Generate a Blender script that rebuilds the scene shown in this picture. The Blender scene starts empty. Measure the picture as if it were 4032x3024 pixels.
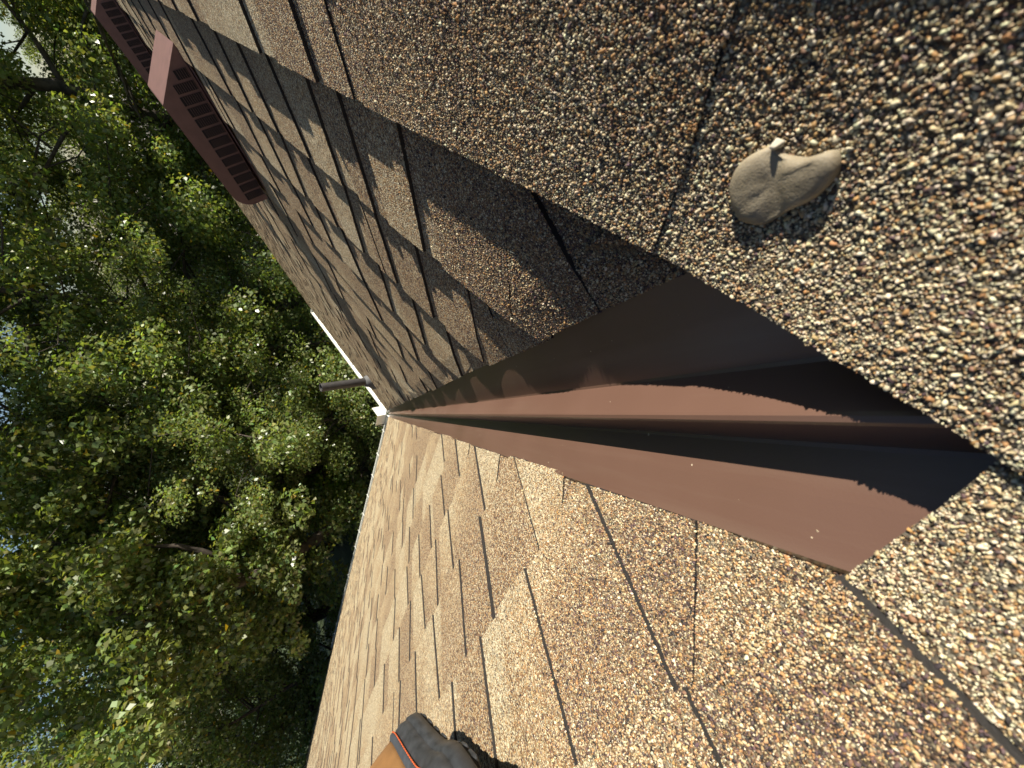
import bpy, math, random
import numpy as np
from mathutils import Vector, Matrix

# ------------------------------------------------------------------ camera, sky, sun, exposure
S = 0.77                                            # survey units to metres
T = 2.0 / 3.0                                       # roof pitch 8 in 12
CP = 1 / math.sqrt(1 + T * T); SP = T * CP
CAM = np.array((-0.00249, -0.06375, 0.25778)) * S
AX = np.array(((0.5888754, 0.6302813, -0.5059360), (-0.7962419, 0.3450284, -0.4969449), (-0.1386528, 0.6954860, 0.7050351)))
FPX = 1503.3
sc = bpy.context.scene
cam_d = bpy.data.cameras.new('camera'); cam = bpy.data.objects.new('camera', cam_d); sc.collection.objects.link(cam)
XU, YU, ZU = AX[:, 0], AX[:, 1], AX[:, 2]
m = Matrix.Identity(4)
for i in range(3):
    m[i][0] = -YU[i]; m[i][1] = XU[i]; m[i][2] = ZU[i]; m[i][3] = CAM[i]
cam.matrix_world = m
cam_d.sensor_width = 36; cam_d.lens = FPX / 4032 * 36
cam_d.clip_start = 0.005; cam_d.clip_end = 600
cam_d.dof.use_dof = True; cam_d.dof.focus_distance = 0.42; cam_d.dof.aperture_fstop = 15
sc.camera = cam

SUN_TRAVEL = Vector((-0.412, 0.695, -0.576)).normalized()
w = bpy.data.worlds.new('World'); sc.world = w; w.use_nodes = True
nt = w.node_tree; nt.nodes.clear()
sky = nt.nodes.new('ShaderNodeTexSky'); sky.sky_type = 'NISHITA'; sky.sun_disc = False
sky.sun_elevation = math.asin(-SUN_TRAVEL.z); sky.sun_rotation = math.atan2(-SUN_TRAVEL.x, -SUN_TRAVEL.y)
sky.altitude = 200; sky.air_density = 1.0; sky.dust_density = 0.35; sky.ozone_density = 1.6
bg = nt.nodes.new('ShaderNodeBackground'); bg.inputs[1].default_value = 0.05
wo = nt.nodes.new('ShaderNodeOutputWorld')
nt.links.new(sky.outputs[0], bg.inputs[0]); nt.links.new(bg.outputs[0], wo.inputs[0])
sun_d = bpy.data.lights.new('sun', 'SUN'); sun_d.energy = 5.0; sun_d.angle = math.radians(0.53); sun_d.color = (1.0, 0.935, 0.81)
sun = bpy.data.objects.new('sun', sun_d); sc.collection.objects.link(sun)
sun.rotation_euler = SUN_TRAVEL.to_track_quat('-Z', 'Y').to_euler(); sun.location = (10, -17, 14)
sc.view_settings.view_transform = 'Standard'; sc.view_settings.look = 'None'
sc.view_settings.exposure = 0.95; sc.view_settings.gamma = 1
cy = sc.cycles; cy.max_bounces = 4; cy.diffuse_bounces = 2; cy.glossy_bounces = 2; cy.transmission_bounces = 3; cy.transparent_max_bounces = 4; cy.caustics_reflective = False; cy.caustics_refractive = False

# ------------------------------------------------------------------ helpers
rng = np.random.default_rng(7); random.seed(7)
COL = sc.collection
def link(o, parent=None):
    COL.objects.link(o)
    if parent is not None: o.parent = parent
    return o
def tag(o, label=None, cat=None, group=None, kind=None):
    if label: o['label'] = label
    if cat: o['category'] = cat
    if group: o['group'] = group
    if kind: o['kind'] = kind
    return o
def empty(name, loc=(0, 0, 0), rot=None):
    o = bpy.data.objects.new(name, None); o.empty_display_size = 0.1; COL.objects.link(o); o.location = loc
    if rot is not None: o.matrix_world = Matrix.Translation(loc) @ rot.to_4x4()
    return o
class MB:
    def __init__(s): s.v = []; s.f = []; s.mi = []
    def add(s, vs, fs, mi=0):
        b = len(s.v); s.v += [tuple(map(float, p)) for p in vs]
        s.f += [tuple(b + i for i in f) for f in fs]; s.mi += [mi] * len(fs); return s
    def box(s, c, d, R=None, mi=0):
        c = np.array(c, float); d = np.array(d, float) / 2
        q = np.array([(x, y, z) for x in (-1, 1) for y in (-1, 1) for z in (-1, 1)], float) * d
        if R is not None: q = q @ np.array(R, float).T
        return s.add(q + c, [(0, 1, 3, 2), (4, 6, 7, 5), (0, 4, 5, 1), (2, 3, 7, 6), (0, 2, 6, 4), (1, 5, 7, 3)], mi)
    def tube(s, pts, rad, seg=10, caps=True, mi=0):
        pts = [np.array(p, float) for p in pts]; n = len(pts)
        rad = [rad] * n if np.isscalar(rad) else rad
        vs = []; ref = np.array((0.31, 0.17, 0.93))
        for i, p in enumerate(pts):
            d = pts[min(i + 1, n - 1)] - pts[max(i - 1, 0)]; d = d / (np.linalg.norm(d) + 1e-12)
            r0 = ref if abs(d @ ref) < .95 else np.array((1., 0, 0))
            a = np.cross(d, r0); a /= np.linalg.norm(a); b = np.cross(d, a)
            for k in range(seg):
                th = 2 * math.pi * k / seg; vs.append(p + rad[i] * (math.cos(th) * a + math.sin(th) * b))
        fs = [(i * seg + k, i * seg + (k + 1) % seg, (i + 1) * seg + (k + 1) % seg, (i + 1) * seg + k) for i in range(n - 1) for k in range(seg)]
        if caps: fs += [tuple(range(seg))[::-1], tuple((n - 1) * seg + k for k in range(seg))]
        return s.add(vs, fs, mi)
    def lathe(s, prof, seg=24, mi=0):
        vs = [(r * math.cos(2 * math.pi * k / seg), r * math.sin(2 * math.pi * k / seg), z) for r, z in prof for k in range(seg)]
        fs = [(i * seg + k, i * seg + (k + 1) % seg, (i + 1) * seg + (k + 1) % seg, (i + 1) * seg + k) for i in range(len(prof) - 1) for k in range(seg)]
        return s.add(vs, fs, mi)
    def build(s, name, mats, parent=None, smooth=False, bevel=0):
        me = bpy.data.meshes.new(name); me.from_pydata(s.v, [], s.f)
        for mt in (mats if isinstance(mats, (list, tuple)) else [mats]): me.materials.append(mt)
        if any(s.mi): me.polygons.foreach_set('material_index', s.mi)
        if smooth: me.polygons.foreach_set('use_smooth', [True] * len(s.f))
        me.update()
        o = link(bpy.data.objects.new(name, me), parent)
        if bevel:
            b = o.modifiers.new('bevel', 'BEVEL'); b.width = bevel; b.segments = 2; b.limit_method = 'ANGLE'; b.angle_limit = math.radians(40)
        return o

# ------------------------------------------------------------------ materials
def mat(name):
    mt = bpy.data.materials.new(name); mt.use_nodes = True
    return mt, mt.node_tree.nodes, mt.node_tree.links, mt.node_tree.nodes['Principled BSDF']
def ramp(N, stops, interp='LINEAR'):
    r = N.new('ShaderNodeValToRGB'); cr = r.color_ramp; cr.interpolation = interp
    while len(cr.elements) < len(stops): cr.elements.new(0.5)
    for e, (p, c) in zip(cr.elements, stops): e.position = p; e.color = (*c, 1)
    return r
def simple(name, col, rough=0.6, metal=0.0, var=0.12, scale=30, bump=0.0, spec=0.5, coords='Object'):
    mt, N, L, B = mat(name)
    tc = N.new('ShaderNodeTexCoord'); no = N.new('ShaderNodeTexNoise'); no.inputs['Scale'].default_value = scale; no.inputs['Detail'].default_value = 5
    L.new(tc.outputs[coords], no.inputs['Vector'])
    r = ramp(N, [(0.3, tuple(c * (1 - var) for c in col)), (0.7, tuple(min(1, c * (1 + var)) for c in col))])
    L.new(no.outputs['Fac'], r.inputs[0]); L.new(r.outputs[0], B.inputs['Base Color'])
    B.inputs['Roughness'].default_value = rough; B.inputs['Metallic'].default_value = metal; B.inputs['Specular IOR Level'].default_value = spec
    if bump:
        bp = N.new('ShaderNodeBump'); bp.inputs['Strength'].default_value = bump; bp.inputs['Distance'].default_value = 0.002
        L.new(no.outputs['Fac'], bp.inputs['Height']); L.new(bp.outputs[0], B.inputs['Normal'])
    return mt
CREAM, SAND, TAN, ORANGE, BROWN, PURPLE, BLACK = (.62, .545, .375), (.49, .39, .235), (.40, .275, .14), (.38, .21, .085), (.19, .11, .065), (.105, .066, .066), (.028, .024, .024)
PALS = [  # light, tan, dark blends: share of each granule colour
    [(.40, CREAM), (.24, SAND), (.14, TAN), (.06, ORANGE), (.07, BROWN), (.05, PURPLE), (.04, BLACK)],
    [(.20, CREAM), (.20, SAND), (.22, TAN), (.19, ORANGE), (.09, BROWN), (.06, PURPLE), (.04, BLACK)],
    [(.11, CREAM), (.13, SAND), (.17, TAN), (.15, ORANGE), (.18, BROWN), (.18, PURPLE), (.08, BLACK)]]
def granule_mat():
    mt, N, L, B = mat('granule_surface')
    geo = N.new('ShaderNodeNewGeometry')
    vo = N.new('ShaderNodeTexVoronoi'); vo.inputs['Scale'].default_value = 800; L.new(geo.outputs['Position'], vo.inputs['Vector'])
    sep = N.new('ShaderNodeSeparateColor'); L.new(vo.outputs['Color'], sep.inputs[0])
    rs = []
    for p in PALS:
        acc = 0; st = []
        for sh, c in p: st.append((acc, c)); acc += sh
        r = ramp(N, st, 'CONSTANT'); L.new(sep.outputs[0], r.inputs[0]); rs.append(r)
    at = N.new('ShaderNodeAttribute'); at.attribute_name = 'tone'
    no = N.new('ShaderNodeTexNoise'); no.inputs['Scale'].default_value = 7; no.inputs['Detail'].default_value = 3; L.new(geo.outputs['Position'], no.inputs['Vector'])
    ma = N.new('ShaderNodeMath'); ma.operation = 'MULTIPLY_ADD'; ma.inputs[1].default_value = 1.6; ma.inputs[2].default_value = -0.8; L.new(no.outputs['Fac'], ma.inputs[0])
    ad = N.new('ShaderNodeMath'); L.new(ma.outputs[0], ad.inputs[0]); L.new(at.outputs['Fac'], ad.inputs[1])
    def mp(lo, hi):
        q = N.new('ShaderNodeMapRange'); q.inputs[1].default_value = lo; q.inputs[2].default_value = hi; L.new(ad.outputs[0], q.inputs[0]); return q
    m1 = N.new('ShaderNodeMix'); m1.data_type = 'RGBA'; L.new(mp(0.1, 0.5).outputs[0], m1.inputs[0]); L.new(rs[0].outputs[0], m1.inputs[6]); L.new(rs[1].outputs[0], m1.inputs[7])
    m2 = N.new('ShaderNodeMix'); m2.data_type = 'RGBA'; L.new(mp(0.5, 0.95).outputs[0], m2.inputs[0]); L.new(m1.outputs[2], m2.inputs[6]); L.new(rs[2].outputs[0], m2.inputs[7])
    # asphalt shows between the granules
    gp = N.new('ShaderNodeMapRange'); gp.inputs[1].default_value = 0.42; gp.inputs[2].default_value = 0.75; gp.inputs[3].default_value = 1; gp.inputs[4].default_value = 0.6; L.new(vo.outputs['Distance'], gp.inputs[0])
    mu = N.new('ShaderNodeMix'); mu.data_type = 'RGBA'; mu.blend_type = 'MULTIPLY'; mu.inputs[0].default_value = 1; L.new(m2.outputs[2], mu.inputs[6]); L.new(gp.outputs[0], mu.inputs[7])
    gn = N.new('ShaderNodeTexNoise'); gn.inputs['Scale'].default_value = 190; gn.inputs['Detail'].default_value = 3; gn.inputs['Roughness'].default_value = 0.8; L.new(geo.outputs['Position'], gn.inputs['Vector'])
    gr = N.new('ShaderNodeMapRange'); gr.inputs[1].default_value = 0.32; gr.inputs[2].default_value = 0.68; gr.inputs[3].default_value = 0.62; gr.inputs[4].default_value = 1.6; L.new(gn.outputs['Fac'], gr.inputs[0])
    m3 = N.new('ShaderNodeMix'); m3.data_type = 'RGBA'; m3.blend_type = 'MULTIPLY'; m3.inputs[0].default_value = 1; L.new(mu.outputs[2], m3.inputs[6]); L.new(gr.outputs[0], m3.inputs[7])
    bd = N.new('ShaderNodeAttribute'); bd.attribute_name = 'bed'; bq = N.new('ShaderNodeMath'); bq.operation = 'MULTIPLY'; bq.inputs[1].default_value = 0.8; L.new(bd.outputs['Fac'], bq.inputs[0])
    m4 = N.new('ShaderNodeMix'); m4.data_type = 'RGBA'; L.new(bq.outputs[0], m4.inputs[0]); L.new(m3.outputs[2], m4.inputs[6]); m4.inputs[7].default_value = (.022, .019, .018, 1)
    L.new(m4.outputs[2], B.inputs['Base Color'])
    inv = N.new('ShaderNodeMath'); inv.operation = 'SUBTRACT'; inv.inputs[0].default_value = 1; L.new(vo.outputs['Distance'], inv.inputs[1])
    jm = N.new('ShaderNodeMath'); jm.operation = 'MULTIPLY_ADD'; jm.inputs[1].default_value = 0.6; L.new(sep.outputs[1], jm.inputs[0]); L.new(inv.outputs[0], jm.inputs[2])
    bp = N.new('ShaderNodeBump'); bp.inputs['Strength'].default_value = 0.9; bp.inputs['Distance'].default_value = 0.0011; L.new(jm.outputs[0], bp.inputs['Height']); L.new(bp.outputs[0], B.inputs['Normal'])
    B.inputs['Roughness'].default_value = 0.75; B.inputs['Specular IOR Level'].default_value = 0.35
    return mt
M_SH = granule_mat()
def stone_mat():
    mt, N, L, B = mat('loose_granule')
    at = N.new('ShaderNodeAttribute'); at.attribute_name = 'hue'; L.new(at.outputs['Color'], B.inputs['Base Color'])
    B.inputs['Roughness'].default_value = 0.72; B.inputs['Specular IOR Level'].default_value = 0.3
    return mt
M_GR = stone_mat()
M_ASPH = simple('asphalt_edge', (.02, .018, .017), 0.8, bump=0.6, scale=500)
M_DECK = simple('asphalt_felt', (.018, .016, .015), 0.9)
def metal_mat():
    mt, N, L, B = mat('brown_coated_metal')
    tc = N.new('ShaderNodeTexCoord')
    n1 = N.new('ShaderNodeTexNoise'); n1.inputs['Scale'].default_value = 7; n1.inputs['Detail'].default_value = 4; L.new(tc.outputs['Object'], n1.inputs[0])
    r1 = ramp(N, [(0.3, (.120, .066, .047)), (0.7, (.146, .082, .060))]); L.new(n1.outputs[0], r1.inputs[0])
    vo = N.new('ShaderNodeTexVoronoi'); vo.inputs['Scale'].default_value = 120; L.new(tc.outputs['Object'], vo.inputs[0])
    sp = N.new('ShaderNodeSeparateColor'); L.new(vo.outputs['Color'], sp.inputs[0])
    rad = N.new('ShaderNodeMath'); rad.operation = 'MULTIPLY_ADD'; rad.inputs[1].default_value = 0.8; rad.inputs[2].default_value = -0.68; L.new(sp.outputs[0], rad.inputs[0])
    lt = N.new('ShaderNodeMath'); lt.operation = 'LESS_THAN'; L.new(vo.outputs['Distance'], lt.inputs[0]); L.new(rad.outputs[0], lt.inputs[1])
    mx = N.new('ShaderNodeMix'); mx.data_type = 'RGBA'; L.new(lt.outputs[0], mx.inputs[0]); L.new(r1.outputs[0], mx.inputs[6]); mx.inputs[7].default_value = (.45, .36, .26, 1)
    geo = N.new('ShaderNodeNewGeometry'); cb = N.new('ShaderNodeCombineXYZ')
    for k, (vec, sc_) in enumerate((((1, -1, 0), 30), ((0, 0, 1), .01), ((.64, .64, -.43), 2.2))):
        dp = N.new('ShaderNodeVectorMath'); dp.operation = 'DOT_PRODUCT'; dp.inputs[1].default_value = tuple(c * sc_ for c in vec); L.new(geo.outputs['Position'], dp.inputs[0]); L.new(dp.outputs['Value'], cb.inputs[k])
    ns = N.new('ShaderNodeTexNoise'); ns.inputs['Scale'].default_value = 1.0; ns.inputs['Detail'].default_value = 6; ns.inputs['Roughness'].default_value = .65; L.new(cb.outputs[0], ns.inputs[0])
    sr = N.new('ShaderNodeMapRange'); sr.inputs[1].default_value = .5; sr.inputs[2].default_value = .8; sr.inputs[4].default_value = .32; L.new(ns.outputs['Fac'], sr.inputs[0])
    ms = N.new('ShaderNodeMix'); ms.data_type = 'RGBA'; L.new(sr.outputs[0], ms.inputs[0]); L.new(mx.outputs[2], ms.inputs[6]); ms.inputs[7].default_value = (.21, .15, .11, 1)
    L.new(ms.outputs[2], B.inputs['Base Color'])
    n2 = N.new('ShaderNodeTexNoise'); n2.inputs['Scale'].default_value = 900; L.new(tc.outputs['Object'], n2.inputs[0])
    n3 = N.new('ShaderNodeTexNoise'); n3.inputs['Scale'].default_value = 9; n3.inputs['Detail'].default_value = 1; L.new(tc.outputs['Object'], n3.inputs[0])
    b1 = N.new('ShaderNodeBump'); b1.inputs['Strength'].default_value = 0.12; b1.inputs['Distance'].default_value = 0.0004; L.new(n2.outputs[0], b1.inputs['Height'])
    b2 = N.new('ShaderNodeBump'); b2.inputs['Strength'].default_value = 0.25; b2.inputs['Distance'].default_value = 0.004; L.new(n3.outputs[0], b2.inputs['Height']); L.new(b1.outputs[0], b2.inputs['Normal'])
    L.new(b2.outputs[0], B.inputs['Normal'])
    rr = N.new('ShaderNodeMapRange'); rr.inputs[3].default_value = 0.24; rr.inputs[4].default_value = 0.38; L.new(n1.outputs[0], rr.inputs[0]); L.new(rr.outputs[0], B.inputs['Roughness'])
    B.inputs['Specular IOR Level'].default_value = 0.6
    return mt
M_FLASH = metal_mat()
M_VENT = simple('brown_vent_plastic', (.15, .078, .068), 0.5, var=0.12, scale=40, bump=0.05)
M_DARK = simple('dark_opening', (.012, .009, .009), 0.9)
M_WHITE = simple('white_gutter_paint', (.78, .78, .72), 0.35, var=0.05)
M_PIPE = simple('weathered_black_pipe', (.045, .042, .042), 0.5, var=0.25, scale=20)
M_COLLAR = simple('grey_rubber_collar', (.10, .10, .10), 0.7)
M_FASCIA = simple('painted_board', (.5, .48, .43), 0.6)
M_WALL = simple('house_siding', (.42, .38, .31), 0.7)
M_RUB = simple('black_boot_rubber', (.034, .036, .04), 0.55, var=0.45, scale=60, bump=0.3)
M_WELT = simple('charcoal_welt', (.05, .055, .065), 0.6, var=0.2, scale=80)
def nubuck():
    mt, N, L, B = mat('tan_nubuck')
    tc = N.new('ShaderNodeTexCoord'); n = N.new('ShaderNodeTexNoise'); n.inputs['Scale'].default_value = 22; n.inputs['Detail'].default_value = 6; L.new(tc.outputs['Object'], n.inputs[0])
    r = ramp(N, [(0.3, (.17, .08, .022)), (0.7, (.29, .145, .045))]); L.new(n.outputs[0], r.inputs[0]); L.new(r.outputs[0], B.inputs['Base Color'])
    n2 = N.new('ShaderNodeTexNoise'); n2.inputs['Scale'].default_value = 700; L.new(tc.outputs['Object'], n2.inputs[0])
    bp = N.new('ShaderNodeBump'); bp.inputs['Strength'].default_value = 0.3; bp.inputs['Distance'].default_value = 0.001; L.new(n2.outputs[0], bp.inputs['Height']); L.new(bp.outputs[0], B.inputs['Normal'])
    B.inputs['Roughness'].default_value = 0.9; pass
    return mt
M_NUB = nubuck()
M_THREAD = simple('orange_thread', (.55, .10, .02), 0.8, scale=200)
M_BARK = simple('rough_bark', (.075, .058, .046), 0.9, var=0.6, scale=7, bump=1.0)
def leaf_mat():
    mt, N, L, B = mat('leaf')
    at = N.new('ShaderNodeAttribute'); at.attribute_name = 'hue'
    L.new(at.outputs['Color'], B.inputs['Base Color']); B.inputs['Roughness'].default_value = 0.34; B.inputs['Specular IOR Level'].default_value = 0.6
    tr = N.new('ShaderNodeBsdfTranslucent'); g = N.new('ShaderNodeMix'); g.data_type = 'RGBA'; g.blend_type = 'MULTIPLY'; g.inputs[0].default_value = 1
    L.new(at.outputs['Color'], g.inputs[6]); g.inputs[7].default_value = (1.5, 1.5, .5, 1); L.new(g.outputs[2], tr.inputs[0])
    mx = N.new('ShaderNodeMixShader'); mx.inputs[0].default_value = 0.42; L.new(B.outputs[0], mx.inputs[1]); L.new(tr.outputs[0], mx.inputs[2])
    L.new(mx.outputs[0], N['Material Output'].inputs[0]); return mt
M_LEAF = leaf_mat()
M_GROUND = simple('woodland_ground', (.05, .07, .025), 0.95, var=0.6, scale=0.8)

# ------------------------------------------------------------------ roof geometry
FR = {'R': (np.array((1., 0, 0)), np.array((0, CP, -SP)), np.array((0, SP, CP))),
      'L': (np.array((0, 1., 0)), np.array((CP, 0, -SP)), np.array((SP, 0, CP)))}
WV = np.array((1, 1, -T)); WV = WV / np.linalg.norm(WV)
def perp(u): p = u - (u @ WV) * WV; return p / np.linalg.norm(p)
PR, PL = perp(FR['R'][0]), perp(FR['L'][0])
E = 5.7734 * S                                       # plan distance of both eaves
VE = E / CP
EXPO = {'R': 0.172 * S, 'L': 0.1843 * S}
V0 = {'R': -0.058 * S, 'L': -0.0732 * S}             # butt of the first open course
CUT = {'R': 0.1192 * S, 'L': 0.0980 * S}             # plan offset of the trimmed edge
L0 = 0.118
def wave(pl, u, v):
    a = 0.0 if pl == 'R' else 2.1
    near = min(1.0, max(0.0, (math.hypot(u, v) - 0.5) / 1.5))
    return near * 0.0045 * (math.sin(1.9 * u + 3.1 * v + a) * math.sin(2.7 * v - 0.8 * u + 1.3 * a) + 0.5 * math.sin(5.3 * u - 4.1 * v + a))
def place(pl, u, v, n, fold):
    U, V, Nn = FR[pl]
    p = u * U + v * V
    if fold:
        P = PR if pl == 'R' else PL; Q = PL if pl == 'R' else PR; NO = FR['L' if pl == 'R' else 'R'][2]
        l = p @ P; s = p @ WV
        if l < L0:
            tau = min(1.0, (L0 - l) / (2 * L0))
            base = s * WV + ((1 - tau) ** 2 * L0) * P + (tau ** 2 * L0) * Q
            if l < -L0: base = s * WV - l * Q
            nn = Nn * (1 - tau) + NO * tau; nn /= np.linalg.norm(nn)
            return base + n * nn
    return p + n * Nn
def clip(poly, a, b, c):
    """keep a*u + b*v >= c"""
    out = []
    for i in range(len(poly)):
        p, q = poly[i], poly[(i + 1) % len(poly)]
        dp, dq = a * p[0] + b * p[1] - c, a * q[0] + b * q[1] - c
        if dp >= 0: out.append(p)
        if (dp > 1e-9 and dq < -1e-9) or (dp < -1e-9 and dq > 1e-9):
            k = dp / (dp - dq); out.append((p[0] + k * (q[0] - p[0]), p[1] + k * (q[1] - p[1])))
    return out
def lline(pl):                                       # in-plane (u,v) -> l along perp, as coefficients
    P = PR if pl == 'R' else PL; U, V, _ = FR[pl]; return float(P @ U), float(P @ V)
class Sheet:
    """one shingle (or a joined field of them): raised tabs and lower gaps over one bottom outline"""
    def __init__(s): s.v = []; s.f = []; s.mi = []; s.tone = []; s.top = {}; s.bot = {}; s.tris = []; s.vt = []; s.bed = []
    def vert(s, d, key, co, tn=0.5):
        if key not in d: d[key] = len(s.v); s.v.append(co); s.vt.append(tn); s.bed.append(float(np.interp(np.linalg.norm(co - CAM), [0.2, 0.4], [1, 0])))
        return d[key]
    def column(s, pl, poly, vk, expo, lift, raise_, tone, sid, fold, fine, near):
        if len(poly) < 3: return
        if fine:                                      # ragged, hand-cut edges close to the camera
            q = []
            for i in range(len(poly)):
                p0, p1 = poly[i], poly[(i + 1) % len(poly)]
                d = math.hypot(p1[0] - p0[0], p1[1] - p0[1]); n = max(1, int(d / 0.007))
                for k in range(n):
                    t = k / n; j = 0.0005 if 0 < k < n else 0
                    uu, vv = p0[0] + t * (p1[0] - p0[0]), p0[1] + t * (p1[1] - p0[1])
                    hsh = math.sin(uu * 9173.1 + vv * 7331.7) * 43758.5; hsh -= math.floor(hsh)
                    q.append((uu + j * (hsh * 2 - 1), vv + j * (2 * math.modf(abs(hsh * 97.3))[0] - 1)))
            poly = q
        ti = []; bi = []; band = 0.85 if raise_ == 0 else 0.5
        for (u, v) in poly:
            k = (vk - v) / expo
            h = -0.0010 + lift - 0.0095 * k + wave(pl, u, v) * (0.6 + 0.4 * k) + raise_
            if fold and pl == 'R': h -= 0.0065 * min(1.0, max(0.0, (0.03 - (u - v * CP)) / 0.05))
            if not fold and pl == 'R':                # trimmed ends are bedded down onto the flashing
                wc = 1 - (u - v * CP - CUT[pl]) / 0.05
                if wc > 0: h = max(h - 0.0036 * wc, -0.0046 + 0.3 * raise_)
            key = (sid, round(u, 5), round(v, 5))
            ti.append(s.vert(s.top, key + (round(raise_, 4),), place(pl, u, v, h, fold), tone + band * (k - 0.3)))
            bi.append(s.vert(s.bot, key, place(pl, u, v, -0.0125 + min(0, wave(pl, u, v)), fold)))
        s.f.append(tuple(ti)); s.mi.append(0); s.tone.append(tone)
        n = len(poly)
        for i in range(n):
            j = (i + 1) % n; s.f.append((ti[i], bi[i], bi[j], ti[j])); s.mi.append(1); s.tone.append(tone)
        if near:
            for i in range(1, n - 1): s.tris.append((ti[0], ti[i], ti[i + 1]))
    def build(s, name, parent, kind=None):
        me = bpy.data.meshes.new(name); me.from_pydata([tuple(p) for p in s.v], [], s.f)
        me.materials.append(M_SH); me.materials.append(M_ASPH)
        me.polygons.foreach_set('material_index', s.mi)
        a = me.attributes.new('tone', 'FLOAT', 'POINT'); a.data.foreach_set('value', s.vt); a = me.attributes.new('bed', 'FLOAT', 'POINT'); a.data.foreach_set('value', s.bed); me.update()
        o = link(bpy.data.objects.new(name, me), parent); tag(o, kind=kind); return o
# starts of raised tabs seen in the photograph, survey units: course -> [(u at top of strip, u at butt)]; negative width = low first piece
KNOWN = {'L': {0: [(.037, .037, 1.5), (.170, .170), (.34, .34)],
               1: [('piece', .186, -.02), (.186, .182, 1.8), (.345, .355), (.537, .540), (.70, .70), (.90, .91)],
               2: [('piece', .285, .10), (.330, .328), (.507, .500, 1.5), (.655, .64), (.831, .862), (1.03, 1.05)],
               3: [('piece', .47, .25), (.495, .492, 1.6), (.717, .723), (.86, .85), (.982, 1.022), (1.18, 1.17), (1.324, 1.344)],
               4: [('piece', .63, .42), (.640, .637, 1.6), (.79, .80), (.945, .943), (1.09, 1.10), (1.257, 1.296)]},
         'R': {0: [('levels', (-9, -9, .8), (.092, .098, 1.1), (.27, .28, .8), (.47, .48, 0)), (.60, .61)],
               1: [(.252, .045), (.262, .259), (.440, .455), (.60, .61), (.720, .742), (.91, .90), (1.109, 1.102), (1.30, 1.31)],
               2: [('piece', .36, .23), (.374, .366), (.514, .519), (.655, .66), (.768, .813), (.97, .96), (1.140, 1.18), (1.34, 1.33)],
               3: [(.503, .487), (.63, .64), (.775, .80), (.99, .98), (1.19, 1.20)]}}
house = empty('house', (E, E, -5.8)); tag(house, 'house roof of tan and brown asphalt shingles with a metal lined valley', 'house')
def under(o, parent): o.parent = parent; o.matrix_parent_inverse = parent.matrix_world.inverted(); return o
bpy.context.view_layer.update()
def deck(name, pl, u1, vtop, label):
    mb = MB()
    U, V, Nn = FR[pl]; c0 = 0.0
    top = [place(pl, u, v, -0.016, False) for u, v in ((vtop * CP, vtop), (VE * CP, VE - 0.004), (u1, VE - 0.004), (u1, vtop))]
    low = [p - 0.02 * Nn for p in top]
    mb.add(top + low, [(0, 1, 2, 3), (7, 6, 5, 4), (0, 4, 5, 1), (1, 5, 6, 2), (2, 6, 7, 3), (3, 7, 4, 0)])
    o = mb.build(name, M_DECK); under(o, house); tag(o, label); return o
UEND = {'R': 11.0 * S, 'L': 26.0 * S}
VTOP = -0.95
slope = {'L': deck('roof_slope', 'L', UEND['L'], VTOP, 'sunlit tan slope on the boot side of the valley'),
         'R': deck('roof_slope', 'R', UEND['R'], VTOP, 'shaded slope that carries the vents and the pipe')}
bpy.context.view_layer.update()
near_tris = {'L': [], 'R': []}
near_verts = {'L': [], 'R': []}; near_tone = {'L': [], 'R': []}
def tabs_for(pl, k, u0, u1, r):
    """list of (u_top, u_bot, raised) boundaries in metres, from u0 to u1"""
    out = []; kn = KNOWN[pl].get(k, [])
    uu = u0
    if kn:
        it = list(kn)
        if it[0][0] == 'levels':
            out += [(max(a * S, u0), max(b * S, u0), c) for a, b, c in it[0][1:]]; it = it[1:]
        elif it[0][0] == 'piece':
            out.append((u0, u0, 0)); out.append((it[0][1] * S, it[0][2] * S, 0.5)); it = it[1:]
        else: out.append((u0, u0, False))
        for i, (a, b, *lv) in enumerate(it):
            a *= S; b *= S; out.append((a, b, lv[0] if lv else 1.0))
            nx = it[i + 1][0] * S if i + 1 < len(it) else a + 0.17
            wdt = (nx - a) * r.uniform(0.62, 0.82)
            sl = r.uniform(-0.008, 0.008); out.append((a + wdt + sl, a + wdt - sl, False))
        uu = out[-1][0] + r.uniform(0.03, 0.09)
    else:
        out.append((u0, u0, r.random() < .5)); uu = u0 + r.uniform(0.04, 0.12)
    while uu < u1:
        s1 = r.uniform(-0.014, 0.014); out.append((uu + s1, uu - s1, True)); uu += r.choice((.11, .15, .19, .23, .28)) + r.uniform(-.01, .01)
        s1 = r.uniform(-0.014, 0.014); out.append((uu + s1, uu - s1, False)); uu += r.choice((.07, .10, .14, .19)) + r.uniform(-.01, .01)
    return [o for o in out if min(o[0], o[1]) < u1]
LAB_MAX = 150
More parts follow.
